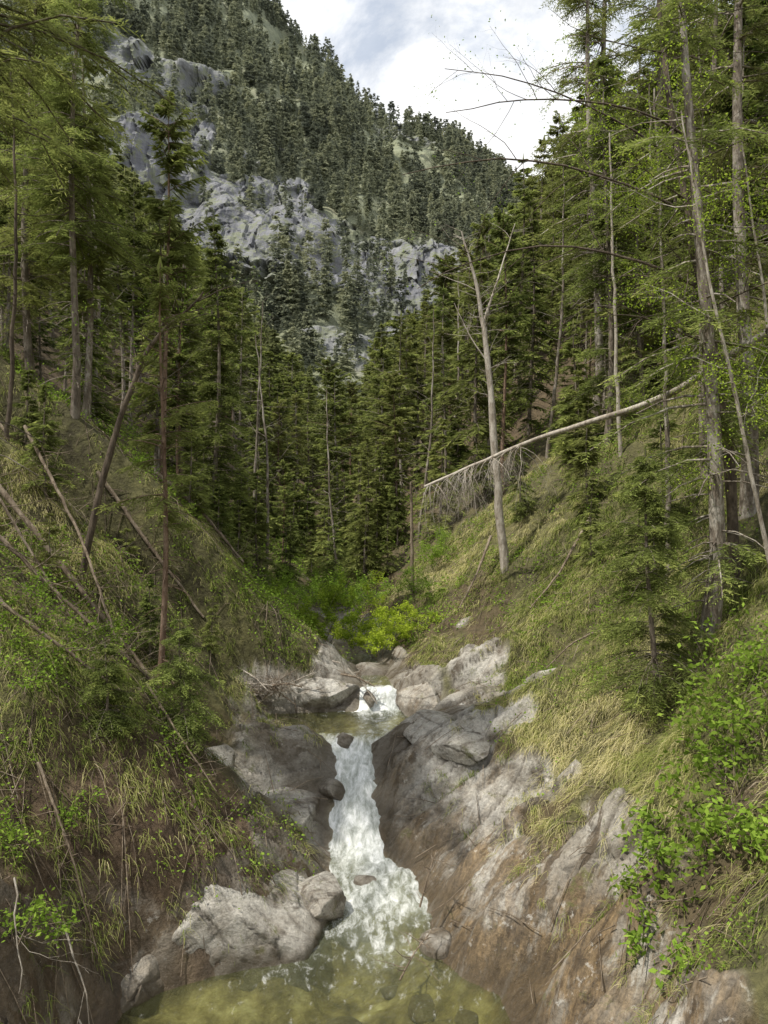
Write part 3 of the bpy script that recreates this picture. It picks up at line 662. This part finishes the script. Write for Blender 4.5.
boulder('boulder','large grey limestone boulder wedged in the bank beside the pool',(-2.25,10.4,.0),(1.85,1.25,1.72),(.0,.0,.15),1,7,pale=.7,planes=[(.58,-.25,.78,.50),(-.45,-.55,.7,.72),(.2,-1,.15,.64),(.9,-.3,.1,.74)])
boulder('boulder','low wet rock shelf at the pool edge',(-3.2,9.6,-.1),(1.0,.8,.6),(.1,.35,.4),21,pale=.1)
boulder('boulder','small rounded boulder at the water edge',(-.98,10.9,.25),(.46,.45,.42),(0,.1,.2),2,9,5)
boulder('boulder','leaning limestone slab beside the cascade',(-1.75,12.9,.6),(.8,.8,.75),(.1,.5,0),4,pale=.4)
boulder('boulder','broad pale rock slab beside the small waterfall',(-1.55,16.35,2.0),(1.05,.45,.48),(0,.08,.05),6,pale=1.)
boulder('boulder','pale slab above the small waterfall',(-2.4,18.2,2.5),(1.2,.7,.5),(.1,-.1,.2),7,pale=1.)
boulder('boulder','tilted grey slab beside the small waterfall',(.75,16.4,1.75),(.5,1.1,.6),(.2,-.4,.15),8,pale=.5)
boulder('boulder','grey rock ledge behind the small waterfall',(.0,17.8,2.0),(.9,.5,.42),(.1,.1,.1),18,pale=.6)
boulder('boulder','pale rounded rock at stream level',(.75,10.2,.0),(.26,.3,.22),(0,0,.4),9,8,5,pale=.9)
boulder('boulder','pale tilted slab on the rocky bank',(1.1,14.0,1.7),(.6,1.3,.3),(.12,-.3,.6),10,pale=.6)
boulder('boulder','submerged ledge rock in the white water',(-.3,11.8,-.05),(.3,.28,.24),(0,0,0),12,8,5)
boulder('boulder','wet rock dividing the cascade',(-.75,14.45,1.5),(.26,.25,.2),(0,0,.5),13,8,5)
boulder('boulder','wet rock at the cascade edge',(-.95,13.4,.95),(.25,.3,.22),(0,.2,.5),23,8,5)
boulder('boulder','small rock splitting the little waterfall',(-.32,16.25,1.9),(.12,.2,.2),(0,.2,.5),24,8,5)
boulder('boulder','mossy rock jutting from the earth bank',(-2.9,12.2,gz(-2.9,12.2)-.15),(.5,.5,.45),(.2,.3,.3),16,9,5)
for j,(x,y,s) in enumerate([(-.5,9.3,.2),(-.3,8.9,.16),(.5,9.4,.2),(.1,9.9,.14),(-1.3,8.8,.2),(1.0,9.0,.15),(-.7,8.8,.14),(.3,8.7,.12)]):
    boulder('stone','rounded brown stone lying under clear water',(x,y,gz(x,y)+s*.15),(s*1.3,s,s*.6),(0,0,j),30+j,8,4,'stone')
DW=[((-3.0,16.2,2.1),(-2.0,16.3,2.65),.04),((-2.8,16.0,1.8),(-2.3,16.7,2.8),.03),((-2.7,15.9,1.9),(-1.5,15.9,2.55),.022),((-.95,16.2,2.45),(-.2,16.1,2.2),.025),((-.8,16.3,2.55),(-.15,16.0,1.85),.018),((.5,10.3,.5),(.75,10.5,1.2),.014),((-2.2,17.2,2.7),(-1.0,16.9,2.55),.03),((.2,9.4,.05),(.6,9.9,.35),.012)]
r=np.random.default_rng(71)
for t in range(14):
    cx_,cy_,cz_=-2.4+r.normal(0,.3),15.7+r.normal(0,.12),2.2+r.normal(0,.15);a=r.normal(0,.7);l=r.uniform(.4,.9);tz=r.uniform(-.5,.7)
    DW.append(((cx_-math.cos(a)*l*.5,cy_-math.sin(a)*l*.3,cz_-tz*l*.5),(cx_+math.cos(a)*l*.5,cy_+math.sin(a)*l*.3,cz_+tz*l*.5),r.uniform(.012,.03)))
for i,(a,b,rd) in enumerate(DW):
    mid=tuple((np.array(a)+np.array(b))/2+np.array([0,0,.06]))
    pathtree('driftwood_branch','bleached driftwood branch caught on the rocks','driftwood',[a,mid,b],rd,rd*.5,M_dead if i%2 else M_pale,90+i,12,.45,1,bs=(.1,1),brad=.008,child='branch')
# ------------------------------------------------------------------ grass + ground cover
r=np.random.default_rng(21)
def scatter(n,xr,yr,maskf,ex=1.2):
    x=r.uniform(*xr,n);y=yr[0]+(yr[1]-yr[0])*r.random(n)**ex
    z,a,d,rt=terrain(x,y);p=maskf(x,y,z,a,d,rt);k=r.random(n)<p
    return x[k],y[k],z[k],rt[k],d[k]
def gmask(x,y,z,a,d,rt):
    p=(1-a['rock'])*(d>.3)*np.where(rt,1,.9)*(1-.65*a['earth'])
    p=np.maximum(p*np.clip(.8+fbm(x*.9,y*.9,o=3,s=77)*1.6,.08,1),.7*a['crev']*(d>.9)*(fbm(x*.8,y*.8,o=2,s=79)>-.05))
    return p*(np.abs(x)/np.maximum(y,1)<.56)
gx,gy,gzz,gr,gd=scatter(44000,(-10.5,10.5),(6.8,24),gmask)
nb=17;n_=len(gx);print('tufts',n_)
e=.1;zx=(terrain(gx+e,gy)[0]-gzz)/e;zy=(terrain(gx,gy+e)[0]-gzz)/e
zx=np.clip(zx,-1.6,1.6);zy=np.clip(zy,-1.6,1.6)
sc0=r.uniform(.35,1.1,n_)*(1+.25*sm(15,11,gy)+.55*(r.random(n_)<.08))
sc=np.repeat(sc0,nb);X0=np.repeat(gx,nb)+r.normal(0,.06,n_*nb)*sc;Y0=np.repeat(gy,nb)+r.normal(0,.06,n_*nb)*sc
Z0=np.repeat(gzz,nb)+(X0-np.repeat(gx,nb))*np.repeat(zx,nb)+(Y0-np.repeat(gy,nb))*np.repeat(zy,nb)-.02
dn=np.stack([-zx,-zy],1);dn/=np.linalg.norm(dn,axis=1)[:,None]+1e-6
an=r.uniform(0,6.28,n_*nb)
out_=np.stack([np.cos(an),np.sin(an)],1)*.6+np.repeat(dn,nb,0)*.65
Lg=.27*sc*r.uniform(.4,1.2,n_*nb)
P=[];base=np.stack([X0,Y0,Z0],1)
for s_ in (0,.35,.7,1):
    q=base.copy();q[:,:2]+=out_*(Lg*(.2*s_+.8*s_**2)*.75)[:,None];q[:,2]+=Lg*(1.15*s_-1.3*s_**2.2);P.append(q)
pw=np.stack([-out_[:,1],out_[:,0],0*Lg],1);pw/=np.linalg.norm(pw,axis=1)[:,None]
wd=.0030*(.6+.06*Y0)
V=np.stack([P[0]-pw*wd[:,None],P[0]+pw*wd[:,None],P[1]-pw*wd[:,None]*.9,P[1]+pw*wd[:,None]*.9,P[2]-pw*wd[:,None]*.6,P[2]+pw*wd[:,None]*.6,P[3]-pw*.001,P[3]+pw*.001],1)
nbt=len(V);b0=np.arange(nbt)[:,None]*8
Q=np.concatenate([b0+np.array([0,1,3,2]),b0+np.array([2,3,5,4]),b0+np.array([4,5,7,6])],1).reshape(-1,4)
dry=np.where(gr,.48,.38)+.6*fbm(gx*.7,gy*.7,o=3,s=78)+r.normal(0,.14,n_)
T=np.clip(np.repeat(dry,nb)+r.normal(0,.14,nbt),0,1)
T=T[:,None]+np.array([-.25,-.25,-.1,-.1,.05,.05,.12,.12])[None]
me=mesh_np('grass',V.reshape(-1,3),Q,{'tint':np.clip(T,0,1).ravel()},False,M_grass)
obj('grass',me,'tufts of straw-coloured and green grass drooping downslope','grass','stuff')
def cmask(x,y,z,a,d,rt):
    p=(1-a['rock'])*(d>.3)*np.where(rt,.55,.9)
    return p*sm(-.2,.3,fbm(x*.8,y*.8,o=3,s=87))*(np.abs(x)/np.maximum(y,1)<.56)
cx,cy,cz,_,_=scatter(21000,(-12,12),(6.8,34),cmask)
kk=16;n_=len(cx)
p0=np.stack([np.repeat(cx,kk),np.repeat(cy,kk),np.repeat(cz,kk)],1)+r.normal(0,.10,(n_*kk,3));p0[:,2]+=r.uniform(.02,.26,n_*kk)
d=r.normal(size=(n_*kk,3));d[:,2]=np.abs(d[:,2])*.4;d/=np.linalg.norm(d,axis=1)[:,None]
mb=MB();l=r.uniform(.02,.06,n_*kk)*(.7+.03*p0[:,1]);mb.blades(p0,d,l,l*.35,np.clip(np.repeat(r.normal(.4,.2,n_),kk)+r.normal(0,.12,n_*kk),0,1),rg=r)
obj('undergrowth',mb.mesh('undergrowth',M_leaf,False),'low green leafy undergrowth on the banks','undergrowth','stuff')
mb=MB()
tx,ty,tz,_,_=scatter(3400,(-9,9),(7,24),lambda x,y,z,a,d,rt:(d>.2)*np.where(rt,.4,1.)*(1-.6*a['rock']))
for i in range(len(tx)):
    a=r.uniform(0,6.28);l=r.uniform(.15,.9);s=np.array([-.5,0,.5])*l
    qx=tx[i]+np.cos(a)*s;qy=ty[i]+np.sin(a)*s;qz=terrain(qx,qy)[0]+.06+r.uniform(0,.08,3)
    mb.tube(np.stack([qx,qy,qz],1),np.array([.008,.007,.004]),3)
obj('twig_litter',mb.mesh('twig_litter',M_dead),'scattered dead twigs on the forest floor','twigs','stuff')
# ------------------------------------------------------------------ sky and sun
w=bpy.data.worlds.new('World');scene.world=w;w.use_nodes=True;nt=w.node_tree;nt.nodes.clear();n=N(nt)
out=nt.nodes.new('ShaderNodeOutputWorld')
sund=Vector((-.42,-.22,.86)).normalized()
el=math.asin(sund.z);azm=math.atan2(sund.x,sund.y)
sk=n('TexSky',sky_type='NISHITA',sun_disc=False,sun_elevation=el,sun_rotation=azm%(2*math.pi))
tc=n('TexCoord').outputs['Generated']
cl=n.noise(n('Mapping',{'Vector':tc,'Scale':(1.,1.,1.6),'Location':(.3,.1,.0)}).outputs[0],3.2,9,.6,.4)
cm=n.ramp(cl,[(.38,.25),(.46,.8),(.54,1.)])
cb=n.ramp(n.noise(tc,5.,9,.64,.3),[(.38,(6.5,6.7,7.0)),(.48,(7.4,7.5,7.65)),(.58,(9.2,9.2,9.2))])
mx_=n.mix(cm,n.mix(.45,sk.outputs[0],(5.6,6.3,7.2)),cb)
bg=n('Background',{'Color':mx_,'Strength':.137});n.link(bg.outputs[0],out.inputs[0])
ld=bpy.data.lights.new('sun','SUN');ld.energy=5.0;ld.angle=math.radians(1.0);ld.color=(1,.94,.83)
lo=bpy.data.objects.new('sun',ld);COL.objects.link(lo);lo.rotation_euler=(-sund).to_track_quat('-Z','Y').to_euler()
cd=bpy.data.cameras.new('camera');cd.sensor_width=36;cd.lens=26;cd.clip_end=3000;cd.clip_start=.1
co=bpy.data.objects.new('camera',cd);COL.objects.link(co);co.location=(0,0,6);co.rotation_euler=(math.radians(90),0,0)
scene.camera=co
scene.view_settings.view_transform='Standard';scene.view_settings.look='None';scene.view_settings.exposure=0
